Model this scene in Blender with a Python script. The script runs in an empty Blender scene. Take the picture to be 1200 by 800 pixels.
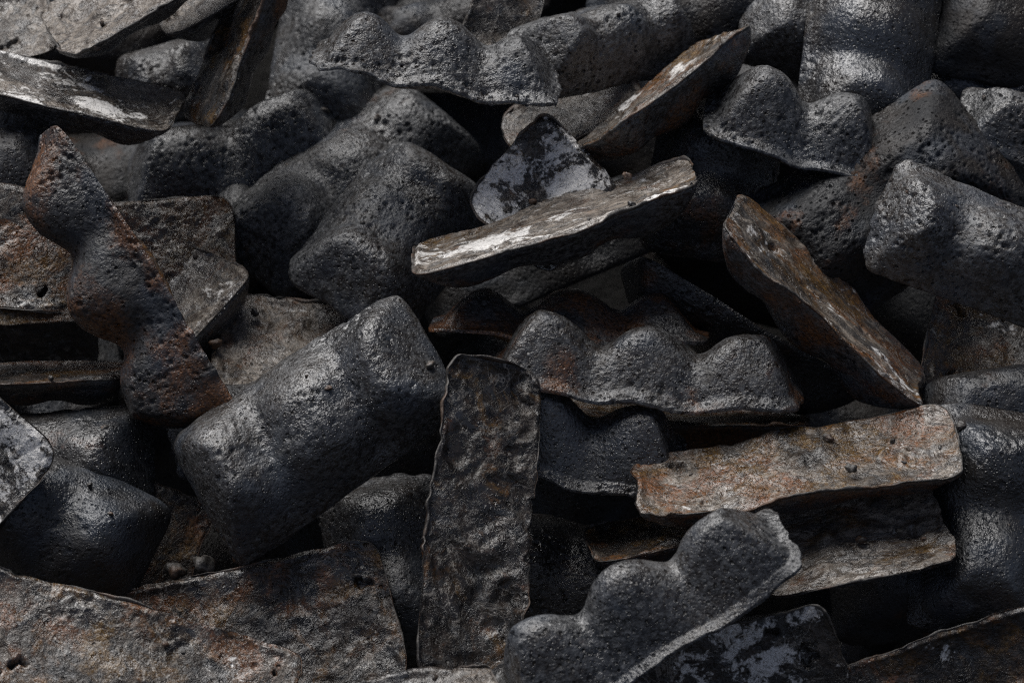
import bpy, math
import numpy as np
from mathutils import Quaternion

scene = bpy.context.scene
# ------------------------------------------------------------------ camera
PITCH = math.radians(13)
cam_data = bpy.data.cameras.new('camera')
cam = bpy.data.objects.new('camera', cam_data)
scene.collection.objects.link(cam)
cam.location = (0.0, -2.92311, 1.57485)
cam.rotation_euler = (math.pi / 2 - PITCH, 0, 0)
cam_data.lens = 108
cam_data.sensor_width = 36
cam_data.clip_start = 0.05
cam_data.clip_end = 300
cam_data.dof.use_dof = True
cam_data.dof.focus_distance = 2.97
cam_data.dof.aperture_fstop = 5.0
scene.camera = cam
# ------------------------------------------------------------------ overcast sky and soft sun
SUN_ELEV, SUN_AZ = math.radians(71), math.radians(-80)      # azimuth from +Y (behind the heap) towards -X
world = bpy.data.worlds.new('World'); scene.world = world; world.use_nodes = True
wn = world.node_tree.nodes; wl = world.node_tree.links
bg = wn['Background']
sky = wn.new('ShaderNodeTexSky'); sky.sky_type = 'NISHITA'; sky.sun_disc = False
sky.sun_elevation = SUN_ELEV; sky.sun_rotation = SUN_AZ
sky.air_density = 0.15; sky.dust_density = 0.2; sky.ozone_density = 1.0
hs = wn.new('ShaderNodeHueSaturation'); hs.inputs['Saturation'].default_value = 0.65     # cloud cover greys the sky
wl.new(sky.outputs['Color'], hs.inputs['Color']); wl.new(hs.outputs['Color'], bg.inputs['Color']); bg.inputs['Strength'].default_value = 0.05
sun_data = bpy.data.lights.new('sun', 'SUN'); sun_data.energy = 1.5; sun_data.angle = math.radians(50)
sun_data.color = (1.0, 0.98, 0.96)
sun = bpy.data.objects.new('sun', sun_data); scene.collection.objects.link(sun)
sun.location = (-1, 2, 6)
sun.rotation_euler = (math.pi / 2 - SUN_ELEV, 0, math.pi - SUN_AZ)
scene.view_settings.view_transform = 'Standard'; scene.view_settings.look = 'None'
scene.view_settings.gamma = 1.0; scene.view_settings.use_curve_mapping = False
scene.cycles.use_denoising = False; scene.cycles.use_adaptive_sampling = False; scene.cycles.filter_width = 1.2
scene.view_settings.exposure = 1.6

# ------------------------------------------------------------------ noise and ingot shape
def _hash(ix, iy, iz, seed):
    h = (ix.astype(np.int64) * 374761393 + iy.astype(np.int64) * 668265263 + iz.astype(np.int64) * 2147483647 + seed * 1274126177) & 0xffffffff
    h = ((h ^ (h >> 13)) * 1103515245) & 0xffffffff
    h = ((h ^ (h >> 16)) * 2246822519) & 0xffffffff
    return ((h ^ (h >> 15)) & 0xffffff) / float(0xffffff)

def vnoise(p, seed):
    """smooth value noise in -1..1 at points p (n,3)"""
    i = np.floor(p).astype(np.int64); f = p - i
    u = f * f * f * (f * (f * 6 - 15) + 10)
    r = 0
    for dx in (0, 1):
        wx = u[:, 0] if dx else 1 - u[:, 0]
        for dy in (0, 1):
            wy = u[:, 1] if dy else 1 - u[:, 1]
            for dz in (0, 1):
                wz = u[:, 2] if dz else 1 - u[:, 2]
                r = r + wx * wy * wz * _hash(i[:, 0] + dx, i[:, 1] + dy, i[:, 2] + dz, seed)
    return r * 2 - 1

def fbm(p, seed, octaves=3, gain=0.5):
    r, a = 0, 1.0
    for k in range(octaves):
        r = r + a * vnoise(p * (2.03 ** k) + 17.3 * k, seed + 31 * k)
        a *= gain
    return r

def pits(p, seed, density):
    """0..1 depth of round gas holes scattered one to a cell"""
    i = np.floor(p).astype(np.int64)
    r = np.zeros(len(p))
    for dx in (-1, 0, 1):
        for dy in (-1, 0, 1):
            for dz in (-1, 0, 1):
                c = i + np.array([dx, dy, dz])
                h = [_hash(c[:, 0], c[:, 1], c[:, 2], seed + k) for k in range(4)]
                q = np.stack(h[:3], 1) * 0.8 + 0.1 + c
                rad = 0.22 + 0.38 * h[3] ** 2
                on = _hash(c[:, 0], c[:, 1], c[:, 2], seed + 9) < density
                d = np.sqrt(((p - q) ** 2).sum(1)) / rad
                r = np.maximum(r, np.where(on, np.clip(1.25 - d * 1.25, 0, 1), 0))
    return np.clip(r * 1.6, 0, 1)

TAPER = {5: (.55, 0.0), 41: (0.0, 0.0)}        # how far each end narrows, where it is marked
def plan_grid(L, W, D, nx, ny, seed):
    """grid over a rectangle whose corners are rounded; returns x, y and q (0 at the edge, 1 inside)"""
    s = np.linspace(-1, 1, nx); s = np.sign(s) * (1 - (1 - np.abs(s)) ** 1.18)
    t = np.linspace(-1, 1, ny); t = np.sign(t) * (1 - (1 - np.abs(t)) ** 1.35)
    X, Y = np.meshgrid(s * L / 2, t * W / 2, indexing='ij')
    a = np.clip((np.abs(X) - (L / 2 - D)) / D, 0, None); b = np.clip((np.abs(Y) - (W / 2 - D)) / D, 0, None)
    n = 6.0
    nm = (a ** n + b ** n) ** (1 / n)
    k = np.where((a > 0) & (b > 0), np.maximum(a, b) / np.maximum(nm, 1e-9), 1.0)
    X = np.where(a > 0, np.sign(X) * (L / 2 - D + a * k * D), X)
    Y = np.where(b > 0, np.sign(Y) * (W / 2 - D + b * k * D), Y)
    a, b = a * k, b * k
    q = 1 - (a ** n + b ** n) ** (1 / n)
    rs = np.random.RandomState(seed + 900)
    t0, t1 = TAPER.get(seed, rs.uniform(-.08, .14, 2)); sk = rs.uniform(-.08, .08)
    u = X / (L / 2)
    Y = Y * (1 - t0 * np.clip(-u, 0, 1) ** 1.3 - t1 * np.clip(u, 0, 1) ** 1.3)
    X = X + sk * Y
    return X, Y, np.clip(q, 0, 1)

def hump_height(X, Y, q, L, W, H, nh, groove, seed, flange, scallop):
    rs = np.random.RandomState(seed)
    f1 = (1 - (1 - q) ** 2.0) ** 0.85                                   # plain rounded shoulder
    t = np.clip((q - .20) / .80, 0, 1)
    f2 = .10 * np.clip(q / .25, 0, 1) + .90 * (t * t * (3 - 2 * t)) ** .58    # flat flange, then the hump
    f = f1 * (1 - flange) + f2 * flange
    sk = rs.uniform(-0.12, 0.12)
    cut = [-0.5 * L] + [L * (k / nh - 0.5) + rs.uniform(-0.025, 0.025) * L for k in range(1, nh)] + [0.5 * L]
    xx = np.linspace(-.6 * L, .6 * L, 601); gg = np.ones_like(xx)
    for k in range(nh):
        c, r = (cut[k] + cut[k + 1]) / 2, (cut[k + 1] - cut[k]) / 2
        u = (xx - c) / r
        m = np.abs(u) <= 1.0
        if k == 0: m = m & (u > 0)
        if k == nh - 1: m = m & (u < 0)
        v = np.clip(1 - np.abs(u) ** 2.2, 0, 1) ** .6                  # round crown
        gg = np.where(m, 1 - groove * rs.uniform(0.9, 1.08) * (1 - v), gg)
    sg = .0105 / (xx[1] - xx[0]); kk = np.exp(-.5 * (np.arange(-60, 61) / sg) ** 2); kk /= kk.sum()
    gg = np.convolve(np.pad(gg, 60, mode='edge'), kk, mode='valid')    # soft valleys
    g = np.interp(X - sk * Y, xx, gg)
    if scallop: return scallop * (g - g.mean()) / max(groove, .1)
    # each hump has its own height
    hv = rs.uniform(0.88, 1.08, nh)
    xs = L * ((np.arange(nh) + 0.5) / nh - 0.5)
    g = g * np.interp(X, xs, hv) if nh > 1 else g
    t0, t1 = TAPER.get(seed, (0, 0))
    u = X / (L / 2)
    g = g * (1 - t0 * .8 * np.clip(-u, 0, 1) ** 1.3 - t1 * .8 * np.clip(u, 0, 1) ** 1.3)
    return H * f * g

# ------------------------------------------------------------------ materials
class Nodes:
    def __init__(self, name):
        self.m = bpy.data.materials.new(name); self.m.use_nodes = True
        self.t = self.m.node_tree; self.n = self.t.nodes; self.n.clear()
    def add(self, kind, **kw):
        nd = self.n.new(kind)
        for k, v in kw.items(): setattr(nd, k, v)
        return nd
    def put(self, sock, v):
        if isinstance(v, bpy.types.NodeSocket): self.t.links.new(v, sock)
        else: sock.default_value = v
    def math(self, op, a, b=0.0, clamp=False):
        nd = self.add('ShaderNodeMath', operation=op, use_clamp=clamp)
        self.put(nd.inputs[0], a); self.put(nd.inputs[1], b); return nd.outputs[0]
    def ramp(self, v, lo, hi, a=0.0, b=1.0):
        nd = self.add('ShaderNodeMapRange', interpolation_type='SMOOTHSTEP')
        for k, x in zip(('Value', 'From Min', 'From Max', 'To Min', 'To Max'), (v, lo, hi, a, b)): self.put(nd.inputs[k], x)
        return nd.outputs[0]
    def mix(self, f, a, b):
        nd = self.add('ShaderNodeMix', data_type='RGBA')
        self.put(nd.inputs[0], f); self.put(nd.inputs[6], a if isinstance(a, bpy.types.NodeSocket) else (*a, 1)); self.put(nd.inputs[7], b if isinstance(b, bpy.types.NodeSocket) else (*b, 1))
        return nd.outputs[2]
    def noise(self, co, scale, detail=4, rough=0.55, dist=0.0):
        nd = self.add('ShaderNodeTexNoise')
        self.put(nd.inputs['Vector'], co); nd.inputs['Scale'].default_value = scale; nd.inputs['Detail'].default_value = detail
        nd.inputs['Roughness'].default_value = rough; nd.inputs['Distortion'].default_value = dist
        return nd.outputs['Fac']
    def voronoi(self, co, scale, feature='F1', out='Distance'):
        nd = self.add('ShaderNodeTexVoronoi', feature=feature)
        self.put(nd.inputs['Vector'], co); nd.inputs['Scale'].default_value = scale
        return nd.outputs[out]
    def coords(self):
        tc = self.add('ShaderNodeTexCoord'); oi = self.add('ShaderNodeObjectInfo')
        sp = self.add('ShaderNodeSeparateColor'); self.put(sp.inputs[0], oi.outputs['Color'])
        ofs = self.math('MULTIPLY', oi.outputs['Random'], 37.0)
        va = self.add('ShaderNodeVectorMath', operation='ADD'); self.put(va.inputs[0], tc.outputs['Object']); self.put(va.inputs[1], ofs)
        self.pore = self.math('MULTIPLY', oi.outputs['Object Index'], .01)
        return va.outputs[0], sp.outputs[0], sp.outputs[1], sp.outputs[2], oi.outputs['Alpha']
    def scaled(self, co, s):
        vm = self.add('ShaderNodeVectorMath', operation='MULTIPLY'); self.put(vm.inputs[0], co); vm.inputs[1].default_value = s
        return vm.outputs[0]
    def bump(self, h, dist, strength=1.0, normal=None):
        nd = self.add('ShaderNodeBump'); nd.inputs['Strength'].default_value = strength; nd.inputs['Distance'].default_value = dist
        self.put(nd.inputs['Height'], h)
        if normal is not None: self.put(nd.inputs['Normal'], normal)
        return nd.outputs[0]
    def finish(self, color, rough, normal, spec=0.5, ior=1.5, coat=None):
        b = self.add('ShaderNodeBsdfPrincipled'); o = self.add('ShaderNodeOutputMaterial')
        self.put(b.inputs['Base Color'], color); self.put(b.inputs['Roughness'], rough); self.put(b.inputs['Normal'], normal)
        self.put(b.inputs['Specular IOR Level'], spec); b.inputs['IOR'].default_value = ior
        if coat is not None:
            self.put(b.inputs['Coat Weight'], coat); b.inputs['Coat Roughness'].default_value = 0.12; self.put(b.inputs['Coat Normal'], normal)
        self.t.links.new(b.outputs[0], o.inputs[0]); return self.m

def make_skin():
    """moulded side: blue-black mill scale with pores and rust"""
    k = Nodes('iron_skin'); co, rust, tone, white, wet = k.coords()
    big = k.noise(co, 9, 3); mid = k.noise(co, 45, 5, 0.6); fine = k.noise(co, 330, 3, 0.6)
    spk = k.noise(co, 150, 5, .75)
    base = k.mix(k.ramp(big, .4, .62), (.013, .0135, .015), (.024, .019, .0155))
    pale = k.mix(k.ramp(spk, .40, .64), base, (.115, .116, .118))
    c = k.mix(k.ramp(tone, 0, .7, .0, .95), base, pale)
    blue = k.mix(k.math('MULTIPLY', k.ramp(k.noise(co, 15, 3), .5, .66), .55), c, (.046, .056, .072))
    rn = k.math('ADD', k.noise(co, 16, 5, .65), k.math('MULTIPLY', k.math('SUBTRACT', rust, .5), .42))
    rcol = k.mix(k.ramp(fine, .35, .65), (.045, .019, .009), (.180, .072, .022))
    c2 = k.mix(k.math('MULTIPLY', k.ramp(rn, .52, .72), .85), blue, rcol)
    # flakes of pale scale
    fl = k.math('MULTIPLY', k.ramp(k.noise(co, 230, 4, .7, 1.2), .64, .70), k.ramp(k.noise(co, 30, 2), .48, .6))
    c3 = k.mix(k.math('MULTIPLY', fl, k.ramp(white, 0, .3, .15, .6)), c2, (.30, .29, .28))
    rough = k.math('ADD', k.ramp(mid, .3, .7, .42, .70), k.math('MULTIPLY', wet, -.34))
    rough = k.math('ADD', rough, k.ramp(k.noise(co, 11, 3), .40, .62, -.12, .08))
    # pores, grain
    v1 = k.ramp(k.voronoi(co, 135), .14, .27); v2 = k.ramp(k.voronoi(co, 260), .10, .30)
    gate = k.ramp(k.noise(co, 40, 2), .36, .58)
    pores = k.math('ADD', k.math('MULTIPLY', k.math('MULTIPLY', k.math('SUBTRACT', v1, 1), gate), k.math('MULTIPLY', k.pore, 1.6)), k.math('MULTIPLY', k.math('SUBTRACT', v2, 1), .35))
    n1 = k.bump(k.noise(co, 130, 4, .6), .0011, .8)
    n2 = k.bump(pores, .0030, 1.0, n1)
    n3 = k.bump(k.noise(co, 290, 3, .55), .0018, .9, n2)
    n3 = k.bump(k.noise(co, 640, 2, .6), .0006, .7, n3)
    hole = k.math('MULTIPLY', k.math('MULTIPLY', k.math('SUBTRACT', 1, v1), gate), k.math('MULTIPLY', k.pore, 1.6), clamp=True)  # specular removed inside pores to stand in for their shade
    spec = k.math('MULTIPLY', k.math('ADD', k.math('MULTIPLY', wet, .55), .22), k.math('SUBTRACT', 1, hole))
    return k.finish(c3, rough, n3, spec=spec, ior=1.6)

def make_face(streaky):
    """open-cast side: wrinkled grey slag skin, rust stains, chalk"""
    k = Nodes('cast_face_streaked' if streaky else 'cast_face_blistered'); co, rust, tone, white, wet = k.coords()
    cs = k.scaled(co, (.55, 1, 1)) if streaky else co
    big = k.noise(cs, 13, 4, .6, .6); mid = k.noise(cs, 60, 5, .65, 1.0); fine = k.noise(cs, 260, 4, .65)
    dark = k.mix(k.ramp(mid, .38, .62), (.009, .0075, .0065), (.036, .026, .019))
    pale = k.mix(k.ramp(mid, .35, .62), (.058, .043, .032), (.225, .190, .155))
    pale = k.mix(k.math('MULTIPLY', k.ramp(fine, .52, .66), .5), pale, (.035, .030, .026))
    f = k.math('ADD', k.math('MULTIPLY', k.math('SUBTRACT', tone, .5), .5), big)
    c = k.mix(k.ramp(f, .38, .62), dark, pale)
    pl = k.noise(cs, 34, 5, .68, 1.6)
    c = k.mix(k.math('MULTIPLY', k.ramp(pl, .54, .58), .6), c, (.040, .041, .043))
    c = k.mix(k.math('MULTIPLY', k.ramp(pl, .43, .39), .6), c, (.014, .011, .009))
    rn = k.math('ADD', k.noise(cs, 24, 5, .68, .8), k.math('MULTIPLY', k.math('SUBTRACT', rust, .5), .36))
    rcol = k.mix(k.ramp(fine, .34, .66), (.036, .018, .007), k.mix(k.ramp(big, .4, .6), (.155, .086, .020), (.190, .070, .020)))
    c = k.mix(k.math('MULTIPLY', k.ramp(rn, .50, .66), .9), c, rcol)
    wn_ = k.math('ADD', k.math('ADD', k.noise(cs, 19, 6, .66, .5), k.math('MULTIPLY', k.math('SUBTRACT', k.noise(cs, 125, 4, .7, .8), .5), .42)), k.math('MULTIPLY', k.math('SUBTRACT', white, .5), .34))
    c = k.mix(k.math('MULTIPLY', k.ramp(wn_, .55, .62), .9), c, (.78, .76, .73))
    vn = k.math('ABSOLUTE', k.math('SUBTRACT', k.noise(cs, 21, 4, .6, .9), .5))
    vein = k.math('MULTIPLY', k.ramp(vn, .016, .002), k.ramp(k.noise(co, 14, 2), .46, .58))
    c = k.mix(k.math('MULTIPLY', vein, .5), c, (.36, .33, .29))
    rough = k.math('ADD', k.ramp(mid, .3, .7, .30, .62), k.math('MULTIPLY', wet, -.20))
    wetness = k.math('MULTIPLY', wet, k.ramp(k.noise(cs, 16, 2), .42, .58))
    n1 = k.bump(k.math('MULTIPLY', k.noise(cs, 85, 5, .62, 1.5), k.ramp(k.noise(co, 22, 2), .38, .6, .25, 1)), .0034, .8)
    holes = k.math('MULTIPLY', k.math('SUBTRACT', k.ramp(k.voronoi(co, 95), .10, .24), 1), k.ramp(k.noise(co, 26, 2), .50, .62))
    n2 = k.bump(holes, .003, .9, n1)
    plates = k.math('ADD', k.ramp(pl, .44, .47), k.ramp(pl, .55, .58))
    n2 = k.bump(plates, .0014, .9, n2)
    n3 = k.bump(fine, .0014, .8, n2)
    return k.finish(c, rough, n3, spec=.55, ior=1.55, coat=wetness)

def make_rim():
    k = Nodes('flash_rim'); co, rust, tone, white, wet = k.coords()
    n = k.noise(co, 90, 4, .65)
    c = k.mix(k.ramp(n, .35, .65), (.020, .017, .015), (.085, .078, .070))
    c = k.mix(k.math('MULTIPLY', k.ramp(k.noise(co, 30, 4), .45, .62), rust), c, (.11, .050, .020))
    return k.finish(c, k.ramp(n, .3, .7, .35, .6), k.bump(k.noise(co, 300, 4, .65), .0015, .8), spec=.6)

def make_ground():
    k = Nodes('slag_ground'); tc = k.add('ShaderNodeTexCoord'); co = tc.outputs['Object']
    c = k.mix(k.noise(co, 20, 5), (.008, .0075, .007), (.022, .019, .016))
    return k.finish(c, .85, k.bump(k.noise(co, 60, 6, .7), .02, 1.0))

SKIN, FACE, FACE_S, RIM, GROUND = make_skin(), make_face(False), make_face(True), make_rim(), make_ground()

# ------------------------------------------------------------------ mesh helpers
def mesh_from(name, verts, quads, mat):
    me = bpy.data.meshes.new(name)
    me.vertices.add(len(verts)); me.vertices.foreach_set('co', np.asarray(verts, np.float32).ravel())
    nq = len(quads)
    me.loops.add(nq * 4); me.loops.foreach_set('vertex_index', np.asarray(quads, np.int32).ravel())
    me.polygons.add(nq); me.polygons.foreach_set('loop_start', np.arange(0, nq * 4, 4, dtype=np.int32))
    me.polygons.foreach_set('loop_total', np.full(nq, 4, np.int32))
    me.update(calc_edges=True); me.validate()
    me.polygons.foreach_set('use_smooth', np.ones(len(me.polygons), bool))
    me.materials.append(mat)
    return me

def grid_quads(nx, ny, flip=False):
    i = np.arange(nx * ny).reshape(nx, ny)
    q = np.stack([i[:-1, :-1], i[1:, :-1], i[1:, 1:], i[:-1, 1:]], -1).reshape(-1, 4)
    return q[:, ::-1] if flip else q

def border(nx, ny):
    i = np.arange(nx * ny).reshape(nx, ny)
    return np.concatenate([i[:-1, 0], i[-1, :-1], i[:0:-1, -1], i[0, :0:-1]])

def grid_normals(P, nx, ny):
    G = P.reshape(nx, ny, 3)
    n = np.cross(np.gradient(G, axis=0), np.gradient(G, axis=1)).reshape(-1, 3)
    return n / np.maximum(np.linalg.norm(n, axis=1, keepdims=True), 1e-9)

LIP = 0.0035
RAGGED = {3: 3.0, 5: 1.5, 17: 1.4, 20: 1.5, 21: 1.6, 22: 1.8, 23: 1.7, 25: 1.6, 26: 1.4, 28: 1.4, 32: 1.4, 38: 1.8, 41: 1.5, 47: 1.9, 48: 1.5, 49: 1.2, 52: 1.6}
SCALLOP = {17: 0.006, 23: 0.01, 25: 0.012, 26: 0.014, 38: 0.012, 47: 0.012}
def edge_wander(P, q, seed, amount):
    """ragged outline: the same shift for the back and the face so that they meet"""
    fall = np.exp(-q / 0.25)
    p2 = P.copy(); p2[:, 2] = 0
    a = fbm(p2 * 24, seed + 3, 2) * .6 + fbm(p2 * 75, seed + 5, 2, .5) * .6
    b = fbm(p2 * 24, seed + 13, 2) * .6 + fbm(p2 * 75, seed + 15, 2, .5) * .6
    sag = fbm(p2 * 13, seed + 23, 2)
    amount = amount * np.clip(.55 + .9 * vnoise(p2 * 8, seed + 33), .15, 1.3)
    return np.stack([a * amount * fall, b * amount * fall, sag * amount * 1.6 * fall], 1)

def scallop_of(P, L, W, nh, groove, seed):
    k = SCALLOP.get(seed, 0)
    return hump_height(P[:, 0], P[:, 1], np.ones(len(P)), L, W, 1, nh, groove, seed, 0, k) if k else 0

def bend_of(P, L, seed):
    rs = np.random.RandomState(seed + 77)
    return rs.uniform(-.05, .03) * (P[:, 0] ** 2) / L + rs.uniform(-.05, .05) * P[:, 0] * P[:, 1] / L

def back_mesh(L, W, H, nh, groove, seed, pore, flange, step):
    nx, ny = max(12, int(L / step)), max(10, int(W * 1.25 / step))
    D = min(.062, W * .46)
    X, Y, q = plan_grid(L, W, D, nx, ny, seed)
    Z = hump_height(X, Y, q, L, W, H, nh, groove, seed, flange, 0)
    P = np.stack([X, Y, Z], -1).reshape(-1, 3); q = q.ravel()
    N = grid_normals(P, nx, ny)
    s = seed * 101
    inner = np.clip(q * 6, 0, 1)
    d = .0030 * fbm(P * 18, s, 2, .4) * inner + .0004 * fbm(P * 110, s + 40, 3, .65) * np.clip(q * 6, .3, 1)
    if step < .005:
        gate = np.clip(vnoise(P * 15, s + 60) * 2.6 + pore * 1.3 - .35, 0, 1)
        d = d - .0036 * pits(P / .0062, s + 80, pore * .9) * gate - .0012 * pits(P / .0046, s + 90, pore * .8) * gate
    E = edge_wander(P, q, s, .0030 * RAGGED.get(seed, 1.0))
    P = P + N * d[:, None] + E
    P[:, 2] += bend_of(P, L, seed) + scallop_of(P, L, W, nh, groove, seed)
    bd = border(nx, ny)
    low = P[bd].copy(); low[:, 2] -= LIP
    low[:, :2] *= .995
    quads = grid_quads(nx, ny)
    o = np.arange(len(bd)) + len(P)
    skirt = np.stack([bd, o, np.roll(o, -1), np.roll(bd, -1)], 1)
    return mesh_from('humped_back', np.concatenate([P, low]), np.concatenate([quads, skirt]), SKIN)

def face_mesh(L, W, nh, groove, seed, step, mat, style, wavy):
    nx, ny = max(12, int(L / step)), max(10, int(W * 1.1 / step))
    D = min(.062, W * .46)
    X, Y, q = plan_grid(L, W, D, nx, ny, seed)
    P = np.stack([X, Y, np.zeros_like(X)], -1).reshape(-1, 3); q = q.ravel()
    s = seed * 101
    E = edge_wander(P, q, s, .0030 * RAGGED.get(seed, 1.0))
    k = np.array([.6, 1, 1]) if style else np.array([1., 1, 1])
    inner = np.clip((q - .06) * 5, 0, 1)
    warp = P + .012 * np.stack([vnoise(P * 30, s + 201), vnoise(P * 30, s + 202), P[:, 0] * 0], 1)
    h = .0040 * fbm(P * 12, s + 200, 2)
    calm = np.clip(vnoise(P * 16, s + 205) * 1.6 + .35 + wavy, 0, 1)
    rid = 1 - np.abs(fbm(warp * 30 * k, s + 210, 3, .5)); h = h + (.0026 + .003 * wavy) * (rid - .6) * inner * calm
    h = h + .0010 * fbm(warp * 130 * k, s + 220, 3, .6) * (.3 + .7 * calm)
    blist = pits(warp / .036, s + 230, .30); h = h + .0050 * blist ** 2 * (3 - 2 * blist) * inner
    if step < .004: h = h - .0100 * np.clip(pits((P + .006 * np.stack([vnoise(P * 110, s + 251), vnoise(P * 110, s + 252), P[:, 0] * 0], 1)) / .015, s + 250, {3: 0, 11: 0, 1: .09, 21: .15}.get(seed, .045)) * 1.5, 0, 1) * inner - .0022 * pits(P / .009, s + 255, .25) * inner * np.clip(vnoise(P * 20, s + 256) * 2, 0, 1)
    rimw = np.exp(-((q - .06) / .07) ** 2)
    h = h + .0034 * rimw * np.clip(.15 + 1.3 * vnoise(P * 14, s + 260), 0, 1.3) + .0010 * vnoise(P * 260, s + 270) * rimw
    h = h - .004 * np.clip(q * 2, 0, 1)
    P = P + E
    P[:, 2] += bend_of(P, L, seed) + scallop_of(P, L, W, nh, groove, seed) - LIP - h * np.clip(q * 12, 0, 1)
    P[:, :2] *= .995
    return mesh_from('cast_face', P, grid_quads(nx, ny, True), mat)

def rim_mesh(L, W, nh, groove, seed, step):
    """thin ragged flash of metal that squeezed out round the open-cast face"""
    nx, ny = int(L / step), int(W * 1.1 / step)
    D = min(.062, W * .46)
    X, Y, q = plan_grid(L, W, D, nx, ny, seed)
    P = np.stack([X, Y, np.zeros_like(X)], -1).reshape(-1, 3); q = q.ravel(); s = seed * 101
    E = edge_wander(P, q, s, .0030 * RAGGED.get(seed, 1.0))
    bd = border(nx, ny); A = P[bd]; B = A + E[bd]
    B[:, 2] += bend_of(B, L, seed) + scallop_of(B, L, W, nh, groove, seed)
    t = np.roll(A, -1, 0) - np.roll(A, 1, 0); t /= np.maximum(np.linalg.norm(t, axis=1, keepdims=True), 1e-9)
    out = np.stack([t[:, 1], -t[:, 0], np.zeros(len(t))], 1)
    hgt = np.clip(.0004 + .0032 * fbm(A * 22, s + 300, 4, .75), .0002, .007)[:, None]
    thk = np.clip(.0008 + .0008 * fbm(A * 60, s + 320, 2), .0003, .003)[:, None]
    gone = np.clip(vnoise(A * 14, s + 350) * 3 + .9, .04, 1)[:, None]
    hgt, thk = hgt * gone, thk * gone
    lean = (.0015 * fbm(A * 25, s + 340, 2))[:, None]
    z = np.array([0, 0, 1.])
    ring = [B + out * thk - z * LIP * .5, B + out * (thk * .7 + lean) - z * (LIP + hgt), B + out * (lean - thk * .6) - z * (LIP + hgt * .9), B - out * thk * 2.2 - z * (LIP - .001)]
    n = len(bd); V = np.concatenate(ring); Q = []
    i = np.arange(n); j = np.roll(i, -1)
    for a in range(4):
        b = (a + 1) % 4
        Q.append(np.stack([i + a * n, i + b * n, j + b * n, j + a * n], 1))
    return mesh_from('rim', V, np.concatenate(Q), RIM)

def put_part(name, me, parent, col):
    o = bpy.data.objects.new(name, me); scene.collection.objects.link(o); o.parent = parent; o.color = col
    return o

# ------------------------------------------------------------------ ground under the heap
def build_ground():
    n = 90
    xs = np.sign(np.linspace(-1, 1, n)) * np.abs(np.linspace(-1, 1, n)) ** 2.2 * 60
    ys = xs.copy()
    X, Y = np.meshgrid(xs, ys, indexing='ij')
    prof = np.clip((Y - GY0) * math.tan(GSLOPE), 0, None)
    prof = np.where(Y > 2.2, np.clip(prof[0].max() * 0 + (2.2 - GY0) * math.tan(GSLOPE) - (Y - 2.2) * .6, 0, None), prof)
    fade = np.clip(1.6 - np.abs(X) / 2.2, 0, 1)
    P = np.stack([X, Y, prof * fade], -1).reshape(-1, 3)
    P[:, 2] += .02 * fbm(P * 4, 5, 3)
    o = bpy.data.objects.new('ground', mesh_from('ground', P, grid_quads(n, n), GROUND))
    scene.collection.objects.link(o); o['kind'] = 'structure'
    o['label'] = 'dark slag ground under the heap of ingots'
GSLOPE = math.radians(56); GY0 = .14
build_ground()

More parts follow.
